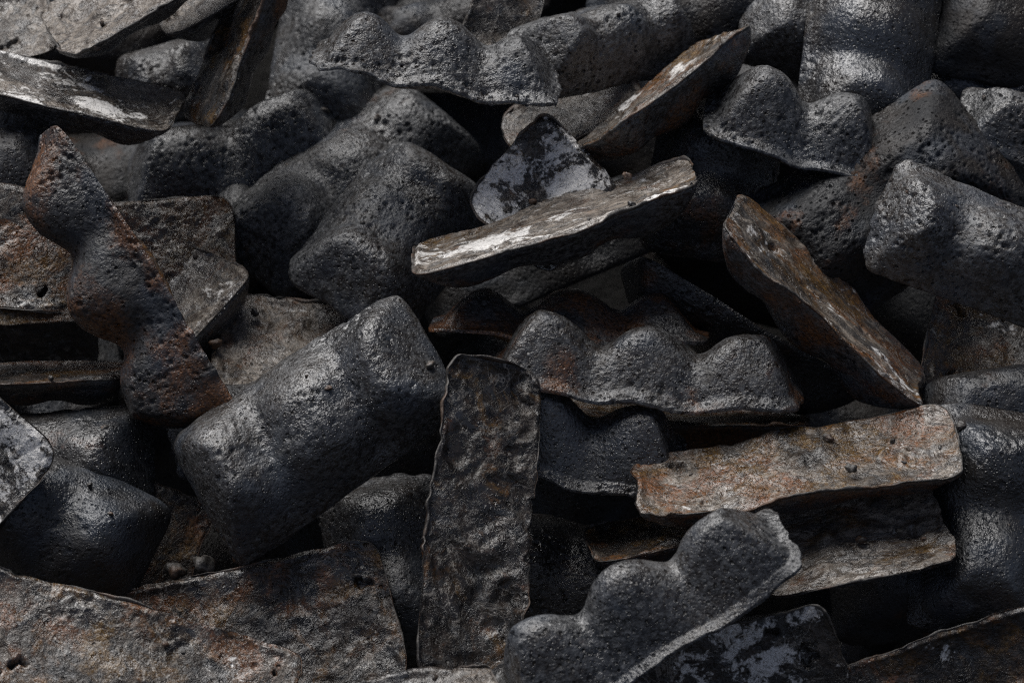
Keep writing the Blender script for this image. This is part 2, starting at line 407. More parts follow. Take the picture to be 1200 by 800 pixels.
# ------------------------------------------------------------------ the ingots
# position (m), turn (quaternion), length, width, hump height, humps, groove depth, seed, (rust, tone, chalk, wet), pores, side in view, label
INGOTS = [
    ('a14', (-0.084, -0.281, 0.624), (0.2328, -0.9697, -0.0328, -0.0658), 0.142, 0.085, 0.039, 2, 0.40, 16, (0.3, 0.6, 0.2, 0.62), 0.30, 'face',
     'pale grey ingot rim poking out at the foot of the upright wavy ingot'),
    ('a10', (-0.555, -0.095, 0.848), (0.5765, -0.7248, 0.2952, 0.2348), 0.240, 0.122, 0.049, 3, 0.40, 11, (0.2, 0.1, 0.72, 0.8), 0.30, 'face',
     'dark slab corner with a white crusted patch and a thin pale rim'),
    ('a15', (0.125, -0.248, 0.694), (0.9437, 0.1834, -0.2516, 0.1120), 0.303, 0.109, 0.074, 3, 0.70, 17, (0.3, 0.72, 0.12, 0.62), 0.60, 'back',
     'blue-grey three-humped ingot with a ragged brown edge, below the rusty flat ingot'),
    ('a1', (-0.377, -0.238, 0.643), (0.3942, -0.9066, 0.0896, 0.1211), 0.345, 0.145, 0.055, 3, 0.40, 1, (0.62, 0.32, 0.3, 0.8), 0.30, 'face',
     'grey and orange streaked flat ingot lying below the sharp-rimmed brown slab'),
    ('a3', (-0.030, -0.148, 0.759), (0.4907, -0.5515, -0.6328, -0.2338), 0.313, 0.106, 0.048, 3, 0.40, 3, (0.45, 0.04, 0.08, 0.9), 0.30, 'face',
     'upright narrow ingot standing on end with a wavy wet dark face'),
    ('a12', (-0.435, -0.060, 0.731), (0.8292, 0.5283, 0.1280, -0.1302), 0.184, 0.124, 0.058, 2, 0.43, 13, (0.1, 0.12, 0.1, 0.6), 0.35, 'back',
     'black rounded ingot resting under the white-patched slab corner'),
    ('a19', (0.270, -0.114, 0.805), (0.1560, -0.9847, -0.0290, -0.0719), 0.309, 0.115, 0.044, 3, 0.40, 21, (0.74, 0.62, 0.15, 0.9), 0.30, 'face',
     'bright rusty flat ingot with orange-brown swirls and pink-grey face'),
    ('a26', (0.043, 0.038, 1.012), (0.0345, -0.9873, -0.0402, -0.1499), 0.289, 0.121, 0.038, 3, 0.40, 28, (0.5, 0.85, 0.6, 0.5), 0.25, 'both',
     'pale flat ingot with light grey streaks bridging the middle of the heap'),
    ('a20', (0.316, -0.142, 0.743), (0.2745, -0.9571, -0.0449, -0.0811), 0.187, 0.113, 0.032, 3, 0.40, 22, (0.5, 0.9, 0.3, 0.6), 0.30, 'face',
     'rough grey flat ingot tucked directly under the bright rusty flat ingot'),
    ('a2', (-0.256, -0.115, 0.632), (0.4743, -0.8735, -0.0725, -0.0819), 0.294, 0.141, 0.057, 3, 0.40, 2, (0.62, 0.06, 0.1, 0.8), 0.30, 'face',
     'dark brown flat slab with a sharp raised rim, in front of the big blue-grey ingot'),
    ('a4', (-0.188, -0.055, 0.829), (0.8086, 0.5076, -0.2342, 0.1834), 0.273, 0.146, 0.072, 3, 0.68, 4, (0.12, 0.5, 0.1, 0.82), 0.45, 'back',
     'big blue-grey pillow-shaped ingot with two dimples, beside the upright wavy ingot'),
    ('a5', (-0.377, 0.046, 0.950), (0.3038, 0.8126, 0.0649, -0.4930), 0.342, 0.135, 0.074, 3, 0.78, 5, (0.75, 0.3, 0.05, 0.3), 0.75, 'edge',
     'rust-red three-humped ingot standing on edge like a twisted column'),
    ('a11', (-0.456, 0.015, 0.766), (0.8425, 0.5367, -0.0318, 0.0323), 0.205, 0.120, 0.059, 2, 0.51, 12, (0.4, 0.3, 0.08, 0.82), 0.30, 'back',
     'dark smooth ingot with a rust-crusted end, next to the white-patched slab corner'),
    ('a23', (0.130, -0.028, 0.867), (0.9959, 0.0784, 0.0432, -0.0136), 0.302, 0.101, 0.058, 3, 0.78, 25, (0.45, 0.5, 0.08, 0.52), 0.55, 'edge',
     'three-humped grey ingot with pinkish rust and a scalloped lower edge'),
    ('a27', (0.034, 0.105, 1.025), (0.1091, -0.3948, -0.7534, -0.5144), 0.123, 0.121, 0.047, 2, 0.40, 29, (0.35, 0.0, 0.71, 0.5), 0.30, 'face',
     'black triangular slab corner with white patches behind the pale streaked ingot'),
    ('a46', (0.471, 0.028, 0.980), (0.8205, 0.5431, 0.1228, -0.1294), 0.243, 0.113, 0.060, 3, 0.61, 49, (0.2, 0.62, 0.12, 0.62), 0.55, 'back',
     'rough-cornered grey ingot lying over the porous brown-black one'),
    ('a49', (0.305, -0.002, 0.939), (0.1062, -0.9243, 0.0496, 0.3632), 0.261, 0.125, 0.048, 3, 0.40, 52, (0.66, 0.58, 0.5, 0.5), 0.35, 'both',
     'long rusty slab sloping down steeply with a mottled orange and white face'),
    ('a6', (-0.527, 0.088, 0.980), (0.5159, -0.8529, 0.0153, 0.0785), 0.192, 0.128, 0.051, 3, 0.40, 6, (0.7, 0.25, 0.1, 1), 0.30, 'face',
     'wet red-brown slab behind the lower flank of the rusty column-like ingot'),
    ('a9', (-0.249, 0.074, 0.806), (0.9551, 0.2470, -0.1451, 0.0755), 0.200, 0.099, 0.053, 2, 0.40, 10, (0.2, 0.5, 0.1, 0.72), 0.35, 'back',
     'small blue-grey hump squeezed between the rusty column and the big pillow-shaped ingot'),
    ('a16', (0.168, -0.229, 0.617), (0.6939, -0.7062, -0.1186, -0.0755), 0.283, 0.118, 0.047, 3, 0.40, 18, (0.1, 0.1, 0.56, 0.3), 0.30, 'face',
     'black slab face with white chalky patches beneath the ragged-edged humped ingot'),
    ('a17', (0.427, -0.196, 0.619), (0.6663, -0.7271, -0.1363, -0.0937), 0.262, 0.108, 0.048, 3, 0.40, 19, (0.55, 0.25, 0.3, 0.52), 0.30, 'face',
     'dark slab with a rusty upper edge and chalky spots below the tall black ingot'),
    ('a18', (0.453, -0.096, 0.743), (0.6408, 0.4008, -0.3255, 0.5681), 0.229, 0.141, 0.065, 2, 0.58, 20, (0.08, 0.15, 0.1, 0.75), 0.40, 'back',
     'tall glossy black ingot with a ragged foot, beside the rusty flat ingot'),
    ('a24', (0.056, 0.053, 0.898), (0.9987, -0.0436, 0.0243, -0.0045), 0.274, 0.119, 0.042, 3, 0.72, 26, (0.7, 0.3, 0.03, 0.52), 0.40, 'edge',
     'thin rust-brown scalloped ingot just behind the three-humped pinkish-grey one'),
    ('a45', (0.368, 0.132, 1.005), (0.7982, 0.5283, -0.1992, 0.2099), 0.272, 0.164, 0.076, 2, 0.42, 48, (0.45, 0.04, 0.02, 0.1), 0.85, 'back',
     'matt brown-black ingot full of pores, behind the rough-cornered grey ingot'),
    ('a50', (0.232, 0.125, 0.879), (0.1972, 0.9428, 0.0397, -0.2657), 0.269, 0.122, 0.043, 3, 0.40, 53, (0.4, 0.15, 0.05, 0.52), 0.40, 'edge',
     'black slab with a thin bright edge below the mottled sloping slab'),
    ('a52', (0.518, 0.002, 0.843), (0.9491, 0.2993, -0.0843, 0.0496), 0.224, 0.094, 0.046, 2, 0.40, 55, (0.2, 0.3, 0.08, 0.72), 0.50, 'back',
     'dark ingot hump right of the foot of the mottled sloping slab'),
    ('a8', (-0.237, 0.102, 0.854), (0.2255, -0.6959, -0.6618, -0.1639), 0.184, 0.130, 0.052, 2, 0.40, 9, (0.5, 0.8, 0.2, 0.6), 0.30, 'face',
     'matt grey-brown slab end with a hole and lumpy rim above the big blue-grey ingot'),
    ('a13b', (-0.483, 0.071, 0.849), (0.0087, 0.9999, 0.0028, 0.0126), 0.199, 0.103, 0.034, 3, 0.40, 15, (0.6, 0.12, 0.05, 0.72), 0.30, 'both',
     'thin brown slab edge lying level beneath the black tilted slab'),
    ('a21', (0.068, -0.035, 0.801), (0.9671, 0.2322, 0.0934, -0.0466), 0.208, 0.108, 0.065, 2, 0.65, 23, (0.2, 0.35, 0.05, 0.82), 0.60, 'back',
     'dark pitted humped ingot between the upright wavy ingot and the rusty flat one'),
    ('a25', (0.164, 0.125, 0.791), (0.0523, 0.9983, -0.0041, -0.0234), 0.276, 0.114, 0.039, 3, 0.40, 27, (0.75, 0.1, 0.03, 0.72), 0.30, 'both',
     'narrow brown slab edge below the scalloped pinkish-grey ingot'),
    ('a28', (-0.121, 0.182, 0.967), (0.7897, 0.3646, -0.1408, 0.4728), 0.219, 0.148, 0.063, 3, 0.34, 30, (0.1, 0.67, 0.1, 0.52), 0.55, 'back',
     'blue-grey rounded ingot leaning left of the pale streaked flat ingot'),
    ('a36', (-0.075, 0.136, 1.148), (0.9936, 0.0957, 0.0571, -0.0191), 0.249, 0.111, 0.053, 3, 0.72, 38, (0.25, 0.72, 0.1, 0.52), 0.70, 'edge',
     'long three-humped grey ingot arching with a thin ragged underside edge'),
    ('a39', (0.149, 0.164, 1.121), (0.0889, 0.9180, 0.2677, 0.2790), 0.205, 0.108, 0.039, 3, 0.40, 41, (0.62, 0.5, 0.35, 0.5), 0.40, 'both',
     'leaning slab with an orange-brown face and a bright pale edge'),
    ('a54', (-0.118, -0.028, 0.680), (0.5685, 0.2796, -0.3914, 0.6674), 0.187, 0.126, 0.055, 2, 0.35, 57, (0.1, 0.45, 0.08, 0.72), 0.50, 'back',
     'blue-black ingot between the big pillow-shaped ingot and the upright wavy one'),
    ('a60', (0.163, -0.065, 0.728), (0.0174, -0.9952, -0.0233, -0.0934), 0.181, 0.107, 0.037, 2, 0.40, 64, (0.6, 0.3, 0.1, 0.72), 0.40, 'both',
     'brown slab wedged in the gap beneath the bright rusty flat ingot'),
    ('a44', (0.287, 0.149, 1.082), (0.9702, 0.1974, 0.1279, -0.0583), 0.192, 0.114, 0.057, 2, 0.72, 47, (0.2, 0.67, 0.08, 0.52), 0.80, 'back',
     'two-humped grey ingot with large pores and a ragged edge'),
    ('a7b', (-0.346, 0.163, 0.904), (0.2952, -0.8474, 0.4211, -0.1325), 0.161, 0.132, 0.053, 3, 0.40, 8, (0.25, 0.8, 0.45, 1.0), 0.30, 'face',
     'shiny wet grey slab with blisters just right of the rusty column-like ingot'),
    ('a13a', (-0.530, 0.218, 0.859), (0.9129, -0.4065, 0.0365, 0.0071), 0.193, 0.098, 0.045, 3, 0.40, 14, (0.1, 0.15, 0.35, 0.62), 0.30, 'face',
     'black slab tilted face down beneath the wet red-brown slab'),
    ('a22', (0.049, -0.015, 0.664), (0.9140, 0.3974, 0.0653, -0.0483), 0.167, 0.127, 0.051, 2, 0.40, 24, (0.2, 0.2, 0.05, 0.82), 0.60, 'back',
     'nearly black pitted ingot deep beside the upright wavy ingot'),
    ('a29', (-0.176, 0.336, 0.992), (0.7972, 0.4384, -0.0487, 0.4122), 0.308, 0.138, 0.069, 3, 0.52, 31, (0.35, 0.7, 0.12, 0.55), 0.60, 'back',
     'pitted grey ingot leaning behind the blue-grey rounded one'),
    ('a32', (-0.375, 0.236, 1.224), (0.2006, -0.9435, -0.1114, -0.2390), 0.224, 0.123, 0.044, 3, 0.40, 34, (0.15, 0.92, 0.2, 0.42), 0.60, 'face',
     'rough light grey slab with a cracked face above the wet slab'),
    ('a43', (0.374, 0.267, 1.165), (0.6418, 0.4019, -0.3243, 0.5669), 0.254, 0.138, 0.067, 3, 0.61, 45, (0.2, 0.3, 0.08, 1), 0.50, 'back',
     'large upright glossy ingot with a rounded foot and a deep dent'),
    ('a47', (0.542, 0.176, 1.075), (0.9417, 0.3151, 0.1006, -0.0616), 0.175, 0.097, 0.045, 2, 0.40, 50, (0.25, 0.55, 0.1, 0.52), 0.60, 'back',
     'pale grey ingot tip right of the porous brown-black ingot'),
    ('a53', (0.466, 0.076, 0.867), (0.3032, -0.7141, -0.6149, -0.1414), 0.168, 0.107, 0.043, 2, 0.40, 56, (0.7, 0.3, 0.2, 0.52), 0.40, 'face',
     'rust-streaked slab face in the shade under the rough-cornered grey ingot'),
    ('a55', (-0.350, -0.007, 0.700), (0.5223, -0.6237, -0.5205, -0.2594), 0.104, 0.084, 0.038, 2, 0.40, 58, (0.6, 0.0, 0.05, 0.3), 0.40, 'face',
     'rust-crusted slab in the dark gap left of the big pillow-shaped ingot'),
    ('a7a', (-0.420, 0.220, 0.935), (0.4382, -0.8984, -0.0180, -0.0222), 0.265, 0.134, 0.053, 3, 0.40, 7, (0.8, 0.5, 0.05, 0.9), 0.30, 'face',
     'brown rimmed slab with one square corner rising behind the shiny grey slab'),
    ('a31', (-0.448, 0.178, 1.119), (0.0952, -0.9884, 0.0376, 0.1123), 0.221, 0.126, 0.039, 3, 0.40, 33, (0.15, 0.45, 0.62, 1.0), 0.30, 'both',  # chalk value paints the sky glare as white patches
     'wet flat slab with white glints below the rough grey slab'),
    ('a34', (-0.286, 0.210, 1.165), (0.0943, -0.8277, -0.1846, -0.5214), 0.180, 0.114, 0.039, 3, 0.40, 36, (0.6, 0.35, 0.1, 0.52), 0.40, 'both',
     'brown slab leaning steeply with a thin pale edge, beside the rough slabs'),
    ('a37', (0.095, 0.256, 1.155), (0.8570, 0.3996, 0.0938, 0.3116), 0.215, 0.099, 0.060, 3, 0.61, 39, (0.2, 0.9, 0.2, 0.6), 0.65, 'back',
     'lumpy grey ingot beside the long arching ingot, above the pale slab stub'),
    ('a43b', (0.301, 0.329, 1.188), (0.6577, 0.5078, -0.2655, 0.4889), 0.154, 0.101, 0.054, 2, 0.40, 46, (0.1, 0.57, 0.08, 0.82), 0.50, 'back',
     'grey ingot flank just behind the large upright glossy ingot'),
    ('a56b', (-0.530, 0.152, 1.051), (0.9170, 0.3987, -0.0104, 0.0077), 0.134, 0.082, 0.039, 2, 0.40, 60, (0.2, 0.45, 0.1, 0.62), 0.50, 'back',
     'grey ingot behind the tip of the rusty column-like ingot'),
    ('a61', (0.549, 0.296, 1.168), (0.8781, 0.4768, 0.0293, -0.0259), 0.229, 0.139, 0.058, 2, 0.40, 65, (0.2, 0.0, 0.0, 0.2), 0.40, 'back',  # lowest tone stands in for the shade of an overhang
     'black ingot in deep shade right of the large upright glossy ingot'),
    ('a30', (-0.297, 0.379, 1.014), (0.9523, 0.2731, -0.1193, 0.0661), 0.251, 0.123, 0.063, 2, 0.65, 32, (0.15, 0.62, 0.12, 0.72), 0.55, 'back',
     'two-humped grey ingot above the brown rimmed slab corner'),
    ('a33', (-0.301, 0.309, 1.220), (0.1999, -0.9402, -0.1165, -0.2499), 0.169, 0.117, 0.045, 3, 0.40, 35, (0.15, 0.8, 0.25, 0.42), 0.50, 'face',
     'small light grey slab end beside the rough grey slab'),
    ('a35', (-0.198, 0.458, 1.135), (0.6499, 0.3703, -0.3031, 0.5904), 0.238, 0.124, 0.058, 3, 0.40, 37, (0.12, 0.62, 0.15, 0.52), 0.60, 'back',
     'upright grey pitted ingot behind the long three-humped arch ingot'),
    ('a38', (0.063, 0.245, 1.089), (0.2255, -0.9392, -0.1155, -0.2317), 0.146, 0.099, 0.040, 2, 0.40, 40, (0.4, 0.6, 0.25, 0.62), 0.30, 'face',
     'pale slab stub below the lumpy grey ingot'),
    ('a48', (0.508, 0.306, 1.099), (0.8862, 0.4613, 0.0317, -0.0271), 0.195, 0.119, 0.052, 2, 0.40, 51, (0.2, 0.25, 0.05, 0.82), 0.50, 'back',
     'dark ingot in shade beside the large upright glossy ingot'),
    ('a51', (0.207, 0.193, 1.022), (0.6422, 0.4023, -0.3239, 0.5664), 0.166, 0.132, 0.057, 2, 0.40, 54, (0.45, 0.25, 0.08, 0.62), 0.50, 'back',
     'dark ingot with a rust patch in the hollow behind the pale streaked ingot'),
    ('a40', (-0.010, 0.249, 1.186), (0.5243, -0.6591, -0.4220, -0.3357), 0.099, 0.071, 0.035, 2, 0.40, 42, (0.4, 0.5, 0.1, 0.52), 0.40, 'face',
     'small brownish slab face standing behind the long arching ingot'),
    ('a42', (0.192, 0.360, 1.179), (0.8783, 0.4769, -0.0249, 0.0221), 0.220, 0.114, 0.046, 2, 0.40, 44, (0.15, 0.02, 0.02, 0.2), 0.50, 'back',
     'dark pitted ingot behind the leaning orange-brown slab'),
    ('a56a', (-0.537, 0.228, 1.090), (0.9142, 0.3975, -0.0637, 0.0471), 0.112, 0.084, 0.040, 2, 0.40, 59, (0.15, 0.5, 0.1, 0.52), 0.50, 'back',
     'grey ingot under the left end of the wet slab'),
    ('a56c', (-0.558, 0.285, 1.164), (0.3148, -0.9409, -0.0653, -0.1065), 0.159, 0.103, 0.040, 2, 0.40, 61, (0.1, 0.7, 0.15, 0.52), 0.60, 'face',
     'rough grey slab behind the wet slab'),
    ('a57', (-0.296, 0.327, 0.935), (0.7248, 0.5765, -0.2349, 0.2953), 0.112, 0.101, 0.046, 2, 0.40, 62, (0.15, 0.4, 0.1, 0.62), 0.50, 'back',
     'dark hump between the brown rimmed slab corner and the pitted leaning ingot'),
    ('a58', (-0.373, 0.394, 1.098), (0.8707, 0.4728, -0.1013, 0.0896), 0.111, 0.093, 0.046, 2, 0.40, 63, (0.2, 0.4, 0.08, 0.62), 0.50, 'back',
     'small dark hump between the wet slab and the steep brown slab'),
    ('a41', (-0.080, 0.462, 1.141), (0.9152, 0.3979, -0.0517, 0.0382), 0.162, 0.094, 0.047, 2, 0.40, 43, (0.2, 0.05, 0.03, 0.2), 0.50, 'back',
     'dark rounded ingot behind the long arching ingot'),
]
GROUP = 'cast iron ingots heaped in the pile'
FLANGE = {5: 0.6, 10: 0.5, 17: 1, 20: 0.6, 23: 1, 25: 0.8, 26: 0.9, 32: 0.6, 38: 0.9, 39: 0.5, 47: 1, 48: 0.7, 49: 0.4, 50: 0.6, 55: 0.6}
WAVY = {2: 0.5, 3: 1.1, 8: 0.5, 11: 0.2, 29: 0.3}
STREAKED = {15, 22, 27, 28, 41, 52}
def ingot(loc, rot, L, W, H, nh, groove, seed, col, pore, side, label, group):
    root = bpy.data.objects.new('iron_ingot', None); scene.collection.objects.link(root)
    root.empty_display_size = .05
    root.location = loc; root.rotation_mode = 'QUATERNION'; root.rotation_quaternion = Quaternion(rot).normalized()
    root['label'] = label; root['category'] = 'ingot'; root['group'] = group
    fine, coarse = (.0016 if pore > .5 else .0019), .007
    sb = {'back': fine, 'both': .0030, 'edge': .0018, 'face': .0045, 'none': .0045, 'far': .011}[side]
    sf = {'back': coarse, 'both': .0021, 'edge': .005, 'face': .0019, 'none': .012, 'far': .014}[side]
    put_part('humped_back', back_mesh(L, W, H, nh, groove, seed, pore, FLANGE.get(seed, .25), sb), root, col).pass_index = int(pore * 100)
    st = seed in STREAKED
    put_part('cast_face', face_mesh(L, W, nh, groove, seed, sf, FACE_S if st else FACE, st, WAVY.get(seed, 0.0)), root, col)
    if side in ('face', 'both'):
        put_part('rim', rim_mesh(L, W, nh, groove, seed, .0022), root, col)
    return root
for key, *row in INGOTS:
    ingot(*row, GROUP)

